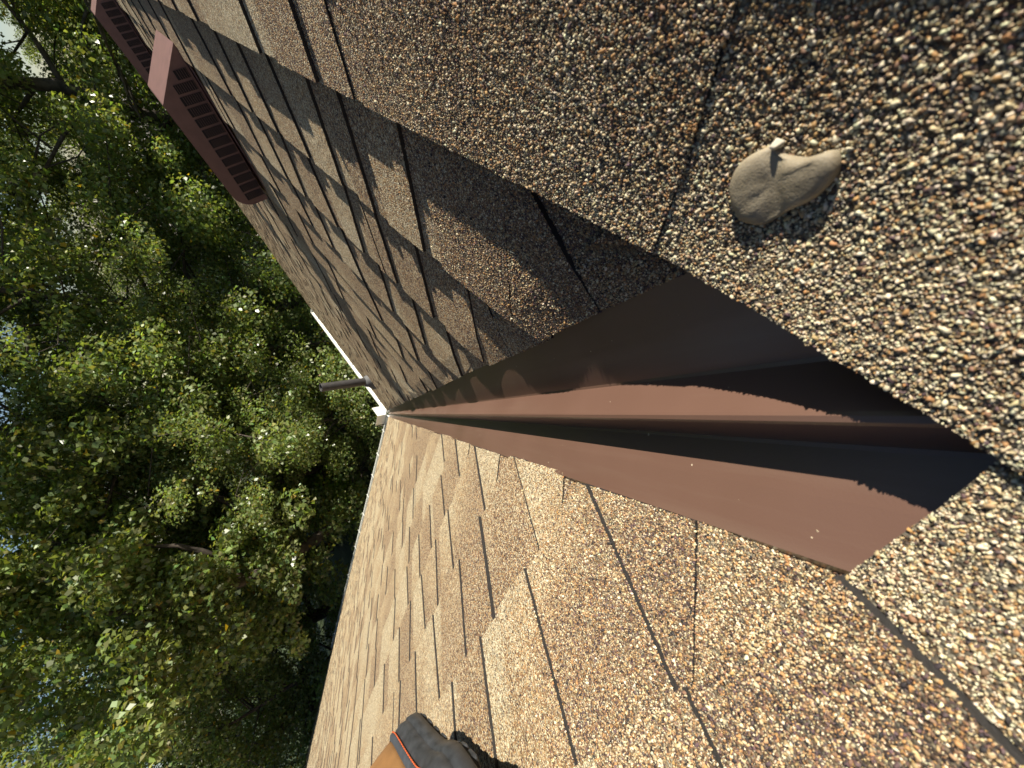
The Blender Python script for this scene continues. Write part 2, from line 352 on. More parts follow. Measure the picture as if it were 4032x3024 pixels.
for pl in ('L', 'R'):
    la, lb = lline(pl); strips = []
    k0 = int((VTOP - V0[pl]) / EXPO[pl]) + 1; k1 = int(math.ceil((VE + 0.015 - V0[pl]) / EXPO[pl]))
    for k in range(k0, k1 + 1):
        r = random.Random(100 * k + (1 if pl == 'L' else 2) + 5)
        vk = V0[pl] + k * EXPO[pl]; vt = vk - EXPO[pl] - 0.008
        if vk > VE + 0.015: vk = VE + 0.015
        if k > 0: ustart = vt * CP + CUT[pl] * 0.98 - 0.002
        else: ustart = vt * CP - (0.09 if pl == 'R' else 0.03)
        uend = UEND[pl]
        bounds = tabs_for(pl, k, ustart - 0.3, uend, r)
        joint = ustart + r.uniform(0.35, 0.95)
        ends = [ustart - 0.3]
        while joint < uend: ends.append(joint); joint += 0.985
        ends.append(uend)
        for a, b in zip(ends[:-1], ends[1:]):
            strips.append((k, vk, vt, a, b, bounds, r.random()))
    def dist(st):
        k, vk, vt, a, b, *_ = st
        uc = min(max(max(a, vk * CP), 0), b); p = place(pl, max(uc, a), vk, 0, False); return np.linalg.norm(p - CAM)
    strips.sort(key=dist)
    field = Sheet()
    cnt = 0
    for si, (k, vk, vt, a, b, bounds, rr) in enumerate(strips):
        single = cnt < LAB_MAX
        sh = Sheet() if single else field
        d0 = dist((k, vk, vt, a, b)); near = d0 < 1.0; fine = d0 < 0.75
        fold = k <= 0
        r = random.Random(si * 31 + k)
        lift = r.uniform(0, 0.0018) if d0 < 0.6 else r.uniform(0, 0.0035)
        tone_b = r.uniform(0.1, 0.75)
        nf0 = len(sh.f)
        for i, (ut, ub, up) in enumerate(bounds):
            nx = bounds[i + 1] if i + 1 < len(bounds) else (UEND[pl] + 1, UEND[pl] + 1, False)
            if max(nx[0], nx[1]) < a - .05 or min(ut, ub) > b + .05: continue
            hr = random.Random(round(ut * 1000) * 7 + k)
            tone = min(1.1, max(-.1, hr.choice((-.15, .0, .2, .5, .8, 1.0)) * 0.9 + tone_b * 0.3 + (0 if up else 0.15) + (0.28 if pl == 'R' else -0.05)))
            jog = hr.uniform(-0.0012, 0.0012)
            poly = [(ut, vt), (nx[0], vt), (nx[1], vk + jog), (ub, vk + jog)]
            poly = clip(clip(poly, 1, 0, a + 0.0006), -1, 0, -b + 0.0006)
            if k > 0: poly = clip(poly, 1, -CP, CUT[pl] + 0.0025 * math.sin(k * 2.3))
            elif pl == 'R': poly = clip(poly, 1, -CP, -0.040 * S)
            else: poly = clip(poly, 1, -CP, 0.004)
            if len(poly) < 3: continue
            raise_ = (0.0038 if pl == 'R' else 0.0030) * float(up)
            # the lowest layers of the closed valley lie just under the lapping slope
            lf = lift + (0.0 if not fold else (-0.003 if pl == 'L' else 0.0038))
            if fold:
                ls = [la * p[0] + lb * p[1] for p in poly]; cur = poly; step = 0.016
                lo, hi = min(ls), min(max(ls), L0 + 0.01)
                x = lo + step
                while x < hi:
                    piece = clip(cur, -la, -lb, -x); sh.column(pl, piece, vk, EXPO[pl], lf, raise_, tone, (k, si), True, fine, near)
                    cur = clip(cur, la, lb, x); x += step
                sh.column(pl, cur, vk, EXPO[pl], lf, raise_, tone, (k, si), True, fine, near)
            else:
                edge = CUT[pl] + (0.05 if pl == 'R' else -0.05)
                sh.column(pl, clip(poly, 1, -CP, edge), vk, EXPO[pl], lf, raise_, tone, (k, si), False, fine, near)
                sh.column(pl, clip(poly, -1, CP, -edge), vk, EXPO[pl], lf, raise_, tone, (k, si), False, fine, near)
        if len(sh.f) == nf0: continue
        if near and sh is not field:
            ob = len(near_verts[pl]); near_verts[pl] += list(sh.v); near_tone[pl] += sh.vt; near_tris[pl] += [(x + ob, y + ob, z + ob) for x, y, z in sh.tris]
        if single:
            o = sh.build('shingle', None); under(o, slope[pl]); cnt += 1
    o = field.build('shingle_field', None, 'stuff'); under(o, slope[pl])

# ---- mineral granules standing proud of the nearest shingles
def granules(pl):
    V = np.array(near_verts[pl]); Tt = np.array(near_tris[pl]); tv = np.array(near_tone[pl])
    A, B_, C_ = V[Tt[:, 0]], V[Tt[:, 1]], V[Tt[:, 2]]
    cr = np.cross(B_ - A, C_ - A); ar = np.linalg.norm(cr, axis=1) / 2; nrm = cr / (2 * ar[:, None] + 1e-15)
    flip = (nrm @ FR[pl][2]) < 0; nrm[flip] *= -1
    cen = (A + B_ + C_) / 3
    ok = (np.linalg.norm(cen - CAM, axis=1) < 0.95) & (ar > 1e-9); idx = np.where(ok)[0]
    n = rng.poisson(ar[idx] * 2150000); ti = np.repeat(idx, n); N = len(ti)
    a, b = rng.random(N), rng.random(N); fl = a + b > 1; a[fl] = 1 - a[fl]; b[fl] = 1 - b[fl]
    P = A[ti] + a[:, None] * (B_ - A)[ti] + b[:, None] * (C_ - A)[ti]; Nn = nrm[ti]; tn = tv[Tt[ti, 0]] * (1 - a - b) + tv[Tt[ti, 1]] * a + tv[Tt[ti, 2]] * b
    D = P - CAM; d = np.linalg.norm(D, axis=1); cx, cy, cz = D @ XU, D @ YU, -(D @ ZU)
    vis = (cz > 0.01) & (np.abs(cx) < cz * 1.25) & (np.abs(cy) < cz * 1.6) & (d < 0.45)
    keep = vis & (rng.random(N) < np.interp(d, [0.17, 0.27, 0.36, 0.45], [1.0, 0.55, 0.25, 0.0]))
    P, Nn, tn, d = P[keep], Nn[keep], tn[keep], d[keep]; N = len(P)
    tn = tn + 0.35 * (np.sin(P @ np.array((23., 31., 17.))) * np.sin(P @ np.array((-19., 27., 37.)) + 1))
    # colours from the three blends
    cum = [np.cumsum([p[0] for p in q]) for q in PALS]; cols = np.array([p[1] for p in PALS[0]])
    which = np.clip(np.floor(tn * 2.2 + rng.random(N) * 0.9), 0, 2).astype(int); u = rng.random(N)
    ci = np.zeros(N, int)
    for q in range(3):
        mk = which == q; ci[mk] = np.minimum(np.searchsorted(cum[q], u[mk]), 6)
    col = cols[ci] * rng.uniform(0.75, 1.25, (N, 1)); col = np.clip(col * rng.uniform(.93, 1.07, (N, 3)), 0, .8)
    # shape: five-sided crushed stone, flat top
    r = np.exp(rng.normal(math.log(0.00034), 0.42, N)); r = np.clip(r, 0.0002, 0.0011)
    t1 = np.cross(Nn, np.array((.3, .5, .8))); t1 /= np.linalg.norm(t1, axis=1)[:, None]; t2 = np.cross(Nn, t1)
    tilt = rng.normal(0, 0.34, (N, 2)); el = rng.uniform(1.0, 1.75, N); ph = rng.uniform(0, 6.283, N)
    vs = np.zeros((N, 10, 3))
    for k in range(5):
        th = 2 * math.pi * k / 5 + rng.normal(0, .22, N); rr = r * rng.uniform(.78, 1.18, N)
        x, y = rr * np.cos(th) * el, rr * np.sin(th) / np.sqrt(el)
        X, Y = x * np.cos(ph) - y * np.sin(ph), x * np.sin(ph) + y * np.cos(ph)
        vs[:, k] = P + X[:, None] * t1 + Y[:, None] * t2 - 0.0002 * Nn
        f = rng.uniform(.35, .75, N); h = r * rng.uniform(.6, 1.15, N)
        hh = np.maximum(h + (tilt[:, 0] * X + tilt[:, 1] * Y), 0.0002)
        vs[:, 5 + k] = P + (f * X)[:, None] * t1 + (f * Y)[:, None] * t2 + hh[:, None] * Nn
    base = (np.arange(N) * 10)[:, None]
    quads = np.array([(k, (k + 1) % 5, 5 + (k + 1) % 5, 5 + k) for k in range(5)]).reshape(1, 20)
    loops = np.concatenate([base + quads, base + np.array([[5, 6, 7, 8, 9]])], axis=1).ravel()
    tot = np.tile([4, 4, 4, 4, 4, 5], N); start = np.concatenate([[0], np.cumsum(tot)[:-1]])
    me = bpy.data.meshes.new('granules'); me.vertices.add(N * 10); me.vertices.foreach_set('co', vs.ravel())
    me.loops.add(len(loops)); me.loops.foreach_set('vertex_index', loops.astype(np.int32))
    me.polygons.add(len(tot)); me.polygons.foreach_set('loop_start', start.astype(np.int32)); me.polygons.foreach_set('loop_total', tot.astype(np.int32))
    at = me.attributes.new('hue', 'FLOAT_COLOR', 'POINT'); c4 = np.ones((N, 10, 4), np.float32); c4[:, :, :3] = col[:, None, :]; at.data.foreach_set('color', c4.ravel())
    me.materials.append(M_GR); me.update(calc_edges=True); me.validate()
    o = link(bpy.data.objects.new('granules', me)); tag(o, kind='stuff'); under(o, slope[pl])
granules('L'); granules('R')

# ------------------------------------------------------------------ valley flashing
def flashing():
    mb = MB()
    b1, b2 = 0.034 * S / 2, 0.034 * S / 2; rise = 0.0195
    zdir = (FR['R'][2] + FR['L'][2]); zdir /= np.linalg.norm(zdir)
    nR, nL = FR['R'][2], FR['L'][2]
    def onR(l, n): return l * PR + n * nR
    def onL(l, n): return l * PL + n * nL
    n0 = -0.0062
    q = 0.0235 * S / math.sqrt(2) * 1.15
    apex = zdir * rise
    ax_ = (PR - PL)
    sec = [onR(0.20, -0.0142), onR(CUT['R'] * .769 + .006, -0.0138), onR(CUT['R'] * .769 + .001, n0), onR(.045, n0 + .0003), onR(.0200, n0), onR(.0178, n0 + .0008)]
    sec += [apex + ax_ * 0.0011 - zdir * 0.0012, apex + ax_ * 0.0005 - zdir * 0.0003, apex - ax_ * 0.0005 - zdir * 0.0003, apex - ax_ * 0.0011 - zdir * 0.0012]
    sec += [onL(.0130, n0 + .0008), onL(.0152, n0), onL(.035, n0 + .0003), onL(CUT['L'] * .769 + .001, n0), onL(CUT['L'] * .769 + .006, -0.0138), onL(0.20, -0.0142)]
    s0, s1 = -0.55, E * math.sqrt(2 + T * T) - 0.01
    ns = 60; vs = []
    for i in range(ns + 1):
        s = s0 + (s1 - s0) * i / ns
        for j, p in enumerate(sec): vs.append(s * WV + p + zdir * 0.0006 * math.sin(s * 7 + j * 0.7) * 0)
    m_ = len(sec)
    mb.add(vs, [(i * m_ + j, i * m_ + j + 1, (i + 1) * m_ + j + 1, (i + 1) * m_ + j) for i in range(ns) for j in range(m_ - 1)])
    o = mb.build('valley_flashing', M_FLASH); under(o, house)
    tag(o, 'brown painted metal valley lining with a raised centre rib'); so = o.modifiers.new('solid', 'SOLIDIFY'); so.thickness = 0.0006; so.offset = -1
flashing()
def grit():
    r = np.random.default_rng(3); mb = MB()
    for i in range(170):
        side = r.random() < .5; P, Nn = (PR, FR['R'][2]) if side else (PL, FR['L'][2])
        s = -.15 + 1.6 * r.random() ** 1.6; l = r.uniform(.022, .066 if side else .052); z = r.uniform(.0003, .0007); c = s * WV + l * P + (-.0062 + z * .6) * Nn
        a = r.normal(0, 1, 3); a /= np.linalg.norm(a); b = np.cross(a, r.normal(0, 1, 3)); b /= np.linalg.norm(b); d = np.cross(a, b)
        v = [c + z * a * 1.5, c - z * a * 1.2, c + z * b, c - z * b * .8, c + z * d * .8, c - z * d]
        mb.add(v, [(0, 2, 4), (2, 1, 4), (1, 3, 4), (3, 0, 4), (2, 0, 5), (1, 2, 5), (3, 1, 5), (0, 3, 5)])
    o = mb.build('grit', simple('pale_grit', (.42, .33, .22), .8, var=.5, scale=300)); under(o, house); tag(o, kind='stuff')
grit()

# ------------------------------------------------------------------ eaves: gutters, fascia, splash guard, walls
ZE = -T * E
def gutter(along, start, end, label):
    g = empty('gutter'); under(g, house); tag(g, label)
    U = np.array((1., 0, 0)) if along == 'R' else np.array((0, 1., 0)); O = np.array((0, 1., 0)) if along == 'R' else np.array((1., 0, 0))
    prof = [(0.012, -0.012), (0.012, -0.105), (0.085, -0.105), (0.100, -0.075), (0.122, -0.045), (0.122, -0.014), (0.108, -0.012), (0.108, -0.020)]
    mb = MB(); vs = []
    for a in (start, end):
        for o, z in prof: vs.append(U * a + O * (E + o) + np.array((0, 0, ZE + z - (0.022 if along == 'L' else 0))))
    n = len(prof); mb.add(vs, [(i, i + 1, n + i + 1, n + i) for i in range(n - 1)])
    mb.add([vs[i] for i in range(6)], [tuple(range(6))]) ; mb.add([vs[n + i] for i in range(6)], [tuple(range(6))])
    t = mb.build('trough', M_WHITE); t.parent = g; tag(t)
    so = t.modifiers.new('solid', 'SOLIDIFY'); so.thickness = 0.0012
    a = start + 0.35
    while a < end:
        h = MB(); c = U * a + O * (E + 0.064) + np.array((0, 0, ZE - 0.018)); dims = np.abs(U) * 0.022 + np.abs(O) * 0.092 + np.array((0, 0, .004))
        h.box(c, dims); h.box(c + O * 0.05 + np.array((0, 0, .005)), np.abs(U) * .012 + np.abs(O) * .012 + np.array((0, 0, .008)))
        x = h.build('hanger', M_WHITE); x.parent = g; a += 0.61
    return g
gutter('R', E + 0.135, 10.75 * S, 'white gutter along the eave below the pipe')
gutter('L', E + 0.135, 17.9 * S, 'white lipped gutter along the eave of the sunlit slope')
mb = MB(); pc = E + 0.012
mb.box((pc + .225, pc + .112, ZE + .055), (.23, .003, .17)); mb.box((pc + .112, pc + .225, ZE + .055), (.003, .226, .17))
mb.box((pc + .06, pc + .06, ZE - .09), (.13, .13, .003))
o = mb.build('splash_guard', M_WHITE); under(o, house)
for along, a1 in (('R', UEND['R']), ('L', UEND['L'])):
    U = np.array((1., 0, 0)) if along == 'R' else np.array((0, 1., 0)); O = np.array((0, 1., 0)) if along == 'R' else np.array((1., 0, 0))
    f = MB(); f.box(U * (E + a1 + .01) / 2 + O * (E - .009) + np.array((0, 0, ZE - .10)), np.abs(U) * (a1 - E - .01) + np.abs(O) * .018 + np.array((0, 0, .15))); o = f.build('fascia', M_FASCIA); under(o, house)
    f = MB(); f.box(U * (E + a1 - .6) / 2 + O * (E - .4) + np.array((0, 0, (ZE - .1 - 5.8) / 2)), np.abs(U) * (a1 - E - .6 + .8) + np.abs(O) * .12 + np.array((0, 0, 5.8 + ZE - .1))); o = f.build('wall', M_WALL); under(o, house)

# ------------------------------------------------------------------ roof vents
def slope_matrix(u, v, n=0.0):
    U, V, Nn = FR['R']; p = place('R', u, v, n, False)
    M4 = Matrix.Identity(4)
    for i in range(3): M4[i][0] = U[i]; M4[i][1] = V[i]; M4[i][2] = Nn[i]; M4[i][3] = p[i]
    return M4
def roof_vent(u, v, label):
    root = bpy.data.objects.new('roof_vent', None); COL.objects.link(root); root.empty_display_size = .1
    M4 = slope_matrix(u, v, 0.002); M4[0][0] *= 1
    root.matrix_world = M4 if M4.determinant() > 0 else M4
    tag(root, label, 'roof vent', 'brown louvred vents on the shaded slope')
    LN, W, H = 0.435, 0.30, 0.122
    # profile in (v, n): flat foot, slant back, top falling slightly downhill, rounded nose
    prof = [(0.0, 0.004), (0.115, H), (0.30, H * 0.93)]
    for a in range(0, 91, 15):
        t = math.radians(a); prof.append((LN - 0.055 + 0.055 * math.sin(t), H * 0.90 - 0.055 + 0.055 * math.cos(t)))
    prof.append((LN, 0.012))
    mb = MB(); n = len(prof)
    vs = [(0, p[0], p[1]) for p in prof] + [(W, p[0], p[1]) for p in prof]
    mb.add(vs, [(i, n + i, n + i + 1, i + 1) for i in range(n - 1)])
    mb.add([vs[i] for i in range(n)], [tuple(range(n))]); mb.add([vs[n + i] for i in range(n)], [tuple(range(n))[::-1]])
    # rim that stands proud of the roof, and a drip lip round the edge
    ho = mb.build('hood', M_VENT, bevel=0.004); ho.parent = root
    fl = MB(); fl.box((W / 2, LN / 2 + 0.015, 0.0012), (W + 0.05, LN - 0.01, 0.002)); x = fl.build('flange', M_VENT); x.parent = root
    for side, xs in ((0, -0.0012), (1, W + 0.0012)):
        for i in range(13):
            v0 = 0.052 + i * 0.0285; hmax = 0.060
            if v0 < 0.085: hmax = max(0.02, (v0 - 0.005) * 0.75)
            s_ = MB(); s_.box((xs, v0 + 0.0115, 0.012 + hmax / 2), (0.0022, 0.0215, hmax))
            lo = s_.build('louvre_opening', M_DARK); lo.parent = root
            k = int(hmax / 0.0062); sl = MB()
            for j in range(k): sl.box((xs + (-0.001 if side == 0 else 0.001), v0 + 0.0115, 0.0145 + j * 0.0062), (0.0016, 0.0215, 0.0009))
            if side == 0:
                q = sl.build('slats', M_VENT); q.parent = lo; tag(q, kind='stuff')
    return root
roof_vent(2.16 * S, 0.055 / CP * S, 'brown plastic roof vent with side louvres, the nearer and fully visible one')
roof_vent(4.30 * S, -0.02 / CP * S, 'brown plastic roof vent cut off by the frame behind the nearer vent')

# ------------------------------------------------------------------ plumbing pipe
pp = place('R', 4.35 * S, 3.55 * S / CP, 0.0, False)
pipe = empty('vent_pipe', tuple(pp)); tag(pipe, 'black plumbing vent pipe rising from the shaded slope near its gutter', 'pipe')
mb = MB(); prof = [(0.046, -0.08), (0.046, 0.56), (0.0455, 0.562), (0.037, 0.562), (0.036, 0.56), (0.036, 0.2)]; mb.lathe(prof, 28)
o = mb.build('pipe', M_PIPE, smooth=True); o.parent = pipe
mb = MB(); mb.lathe([(0.12, -0.085), (0.10, -0.01), (0.072, 0.035), (0.066, 0.06), (0.056, 0.066), (0.048, 0.078), (0.046, 0.078)], 28)
o = mb.build('collar', M_COLLAR, smooth=True); o.parent = pipe

# ------------------------------------------------------------------ pebble with a pale chip beside it
def pebble():
    U, V, Nn = FR['R']
    out = [(.080, -.104), (.078, -.094), (.069, -.0865), (.0590, -.0880), (.0530, -.0960), (.0462, -.1040), (.0445, -.1130), (.0490, -.1190), (.0560, -.1150), (.0640, -.1135), (.0700, -.1150), (.0760, -.1110)]
    out = [((a - .0087) * S, (b - .006) * S) for a, b in out]
    n = len(out); q = []
    for i in range(n):                                 # smooth the outline
        p0, p1, p2, p3 = (np.array(out[(i + k) % n]) for k in (-1, 0, 1, 2))
        for t in (0, .33, .66): q.append(0.5 * ((2 * p1) + (-p0 + p2) * t + (2 * p0 - 5 * p1 + 4 * p2 - p3) * t * t + (-p0 + 3 * p1 - 3 * p2 + p3) * t ** 3))
    q = np.array(q); c = q.mean(0); n = len(q)
    M4 = Matrix.Identity(4); org = place('R', c[0], c[1], 0.004, True)
    mb = MB(); rings = [(1.0, -.003), (1.03, .0006), (1.0, .0018), (.93, .0026), (.78, .0032), (.55, .0035), (.3, .0036)]
    vs = []
    for sfac, h in rings:
        for p in q:
            e = (p - c) * sfac
            crease = abs((e @ np.array((.89, .45))) ) # shallow fold across the middle
            vs.append(place('R', c[0] + e[0], c[1] + e[1], 0.004 + h + (0.0020 * min(1, crease / 0.005) - 0.0016 if h > .0025 else 0) + 0.0004 * math.sin(e[0] * 900) * math.cos(e[1] * 700), True) - org)
    vs.append(place('R', c[0], c[1], 0.004 + .0020, True) - org)
    f = [(r * n + i, r * n + (i + 1) % n, (r + 1) * n + (i + 1) % n, (r + 1) * n + i) for r in range(len(rings) - 1) for i in range(n)]
    f += [((len(rings) - 1) * n + i, (len(rings) - 1) * n + (i + 1) % n, len(rings) * n) for i in range(n)]
    mb.add(vs, f)
    mt, N, L, B = mat('tan_pebble'); tc = N.new('ShaderNodeTexCoord'); no = N.new('ShaderNodeTexNoise'); no.inputs['Scale'].default_value = 90; no.inputs['Detail'].default_value = 4; L.new(tc.outputs['Object'], no.inputs[0])
    r = ramp(N, [(.35, (.19, .155, .10)), (.65, (.30, .25, .17))]); L.new(no.outputs[0], r.inputs[0]); L.new(r.outputs[0], B.inputs['Base Color']); B.inputs['Roughness'].default_value = .7
    n2 = N.new('ShaderNodeTexNoise'); n2.inputs['Scale'].default_value = 1500; L.new(tc.outputs['Object'], n2.inputs[0]); bp = N.new('ShaderNodeBump'); bp.inputs['Strength'].default_value = .4; bp.inputs['Distance'].default_value = .0005; L.new(n2.outputs[0], bp.inputs['Height']); L.new(bp.outputs[0], B.inputs['Normal'])
    B.inputs['Subsurface Weight'].default_value = 0.15; B.inputs['Subsurface Radius'].default_value = (.003, .002, .001)
    o = mb.build('pebble', mt, smooth=True); o.location = org; tag(o, 'flat tan pebble with a shallow crease lying on the nearest shingle', 'pebble')
    # pale stone chip standing at its upper edge
    c2 = (.0600 * S, -.1225 * S); org2 = place('R', c2[0], c2[1], 0.004, True); m2 = MB()
    pts = [(-.0016, -.0012, -.001), (.0016, -.0014, -.001), (.0014, .0012, -.001), (-.0014, .001, -.001), (-.0009, -.0006, .0036), (.0009, -.0004, .0040), (.0005, .0006, .0034), (-.0007, .0006, .0033)]
    m2.add([a * U + b * V + h * Nn for a, b, h in pts], [(3, 2, 1, 0), (4, 5, 6, 7), (0, 1, 5, 4), (1, 2, 6, 5), (2, 3, 7, 6), (3, 0, 4, 7)])
    o = m2.build('stone_chip', simple('pale_chip', (.42, .38, .30), .7, var=.3, scale=400), bevel=.0006); o.location = org2; tag(o, 'tiny pale stone chip standing at the edge of the tan pebble', 'stone chip')
pebble()

# ------------------------------------------------------------------ work boot
def boot():
    U, V, Nn = FR['L']
    f2 = np.array((.925, .38)); f2 /= np.linalg.norm(f2); s2 = np.array((f2[1], -f2[0]))   # forward, towards the uphill side
    ang = math.radians(30)                              # worn side of the sole lifted off the slope
    F = -(f2[0] * U + f2[1] * V); s3 = s2[0] * U + s2[1] * V
    Sd = s3 * math.cos(ang) - Nn * math.sin(ang); UpB = Nn * math.cos(ang) + s3 * math.sin(ang)
    M4 = Matrix.Identity(4); p = place('L', .500, .050, 0.056, False)
    for i in range(3): M4[i][0] = F[i]; M4[i][1] = Sd[i]; M4[i][2] = UpB[i] * 0.54; M4[i][3] = p[i]
    root = bpy.data.objects.new('work_boot', None); COL.objects.link(root); root.matrix_world = M4
    tag(root, 'tan leather work boot with black rubber sole and orange stitching', 'boot')
    # plan outline (x forward, y across; 0 = inner edge)
    ol = [(.0, .045), (.005, .021), (.02, .006), (.06, .000), (.11, .004), (.16, .006), (.21, -.001), (.25, .004), (.28, .020), (.296, .045), (.298, .062), (.288, .085), (.262, .102), (.22, .110), (.17, .105), (.12, .090), (.07, .082), (.03, .080), (.008, .066)]
    n = len(ol); q = []
    for i in range(n):
        p0, p1, p2, p3 = (np.array(ol[(i + k) % n]) for k in (-1, 0, 1, 2))
        for t in (0, .25, .5, .75): q.append(0.5 * ((2 * p1) + (-p0 + p2) * t + (2 * p0 - 5 * p1 + 4 * p2 - p3) * t * t + (-p0 + 3 * p1 - 3 * p2 + p3) * t ** 3))
    q = np.array(q); n = len(q); c = np.array((.15, .05)); tg = np.roll(q, -1, 0) - np.roll(q, 1, 0); nm = np.stack([-tg[:, 1], tg[:, 0]], 1); nm /= np.linalg.norm(nm, axis=1)[:, None]
    if np.mean(np.sum(nm * (q - c), 1)) < 0: nm = -nm
    def spring(x): return 0.014 * max(0, (x - .2) / .1) ** 2
    def ring(off, z): return [(a[0] + b[0] * off, a[1] + b[1] * off, z + spring(a[0])) for a, b in zip(q, nm)]
    def skin(mb, rs, cap=True):
        vs = [p for r in rs for p in r]
        fs = [(i * n + j, i * n + (j + 1) % n, (i + 1) * n + (j + 1) % n, (i + 1) * n + j) for i in range(len(rs) - 1) for j in range(n)]
        if cap: fs += [tuple(range(n))[::-1], tuple((len(rs) - 1) * n + j for j in range(n))]
        mb.add(vs, fs)
    mb = MB(); skin(mb, [ring(-.003, 0.006), ring(.003, .009), ring(.004, .020), ring(.004, .027), ring(.002, .0285), ring(.0025, .030), ring(.003, .040), ring(.0005, .050), ring(-.001, .054)])
    o = mb.build('sole', M_RUB, root, smooth=True)
    # lugs round the edge of the sole
    arc = 0; last = -1
    for j in range(n):
        arc += np.linalg.norm(q[(j + 1) % n] - q[j])
        if arc - last > 0.019:
            last = arc; d = -nm[j]; R = np.array(((nm[j][1], nm[j][0], 0), (-nm[j][0], nm[j][1], 0), (0, 0, 1)))
            lb = MB(); lb.box((q[j][0] + d[0] * .0085, q[j][1] + d[1] * .0085, 0.0085 + spring(q[j][0])), (.0135, .0165, .017), R); x = lb.build('lug', M_RUB, root, bevel=.002)
    mb = MB(); skin(mb, [ring(-.001, .054), ring(.0006, .056), ring(.0002, .062), ring(-.004, .066)], False); mb.build('welt', M_WELT, root, smooth=True)
    th = MB()
    zs = .0565
    pts = ring(.0008, zs)
    for j in range(n):
        a, b = np.array(pts[j]), np.array(pts[(j + 1) % n]); L_ = np.linalg.norm(b - a); k = max(1, int(L_ / .0045))
        for i in range(k):
            t0, t1 = (i + .1) / k, (i + .9) / k; th.tube([a + (b - a) * t0, a + (b - a) * (t0 + t1) / 2 + np.array((0, 0, .0006)), a + (b - a) * t1], .0009, 5)
    x = th.build('stitching', M_THREAD, root); tag(x, kind='stuff')
    mb = MB(); rs = [ring(-.004, .060)]
    for z, k, sh_ in ((.072, .0, 0), (.085, .10, 0), (.098, .24, 0), (.115, .42, 0), (.14, .60, 0), (.18, .74, 0), (.26, .80, 0)):
        r_ = []
        for a, b in zip(q, nm):
            ins = -.004 - .006 * (z - .06) / .05
            x, y = a[0] + b[0] * ins, a[1] + b[1] * ins
            lim = .292 - k * .185 ; x2 = min(x, lim) if x > .1 else x
            x2 = x if x < .1 else .1 + (x - .1) * (lim - .1) / .192
            y2 = .048 + (y - .048) * (1 - .18 * k); r_.append((x2, y2, z + spring(a[0]) * (1 - k)))
        rs.append(r_)
    skin(mb, rs); o = mb.build('upper', M_NUB, root, smooth=True)
boot()

# ------------------------------------------------------------------ ground, trees, background
ZG = -5.8
mb = MB(); g = 40
vs = []; 
for i in range(g + 1):
    for j in range(g + 1):
        x, y = (i / g - .5) * 300, (j / g - .5) * 300; vs.append((x, y, ZG + 0.25 * math.sin(x * .3) * math.sin(y * .23)))
mb.add(vs, [(i * (g + 1) + j, (i + 1) * (g + 1) + j, (i + 1) * (g + 1) + j + 1, i * (g + 1) + j + 1) for i in range(g) for j in range(g)])
o = mb.build('ground', M_GROUND, smooth=True); tag(o, kind='structure')

def leaves_mesh(name, cents, radii, per, size, r, yellow=0.015, flat=0.7, hue=(.185, .228, .08)):
    Nc = len(cents); n = (per * (radii / radii.mean()) ** 2).astype(int); ci = np.repeat(np.arange(Nc), n); N = len(ci)
    g = r.normal(0, 1, (N, 3)); g /= np.linalg.norm(g, axis=1)[:, None]; g *= (r.random(N) ** 0.45)[:, None]; g[:, 2] *= flat
    P = cents[ci] + g * radii[ci][:, None]
    nz = r.normal(0, .55, (N, 3)) + g * 0.5 + np.array((0, 0, .75)); nz /= np.linalg.norm(nz, axis=1)[:, None]
    d = r.normal(0, 1, (N, 3)) + np.array((0, 0, -.5)) + g * .6; d -= (np.sum(d * nz, 1))[:, None] * nz; d /= np.linalg.norm(d, axis=1)[:, None]; s = np.cross(nz, d)
    ln = size * r.uniform(.65, 1.35, N); wd = ln * r.uniform(.30, .42, N)
    vs = np.stack([P - d * (ln / 2)[:, None], P + s * wd[:, None] + nz * (ln * .10)[:, None], P + d * (ln / 2)[:, None] - nz * (ln * .12)[:, None], P - s * wd[:, None] + nz * (ln * .10)[:, None]], 1)
    me = bpy.data.meshes.new(name); me.vertices.add(N * 4); me.vertices.foreach_set('co', vs.ravel())
    me.loops.add(N * 4); me.loops.foreach_set('vertex_index', np.arange(N * 4, dtype=np.int32)); me.polygons.add(N)
    me.polygons.foreach_set('loop_start', np.arange(0, N * 4, 4, dtype=np.int32)); me.polygons.foreach_set('loop_total', np.full(N, 4, np.int32))
    c = np.array(hue) * np.exp(r.normal(0, .22, (N, 1))) * (1 + r.normal(0, .10, (N, 3))); tone = np.exp(r.normal(0, .15, Nc))[ci]; c *= tone[:, None]
    yl = r.random(N) < yellow; c[yl] = np.array((.38, .26, .03)) * r.uniform(.6, 1.2, (yl.sum(), 1)); c = np.clip(c, .005, .6)
    c4 = np.ones((N, 4, 4), np.float32); c4[:, :, :3] = c[:, None]
    at = me.attributes.new('hue', 'FLOAT_COLOR', 'POINT'); at.data.foreach_set('color', c4.ravel()); me.materials.append(M_LEAF); me.update(calc_edges=True)
    return me
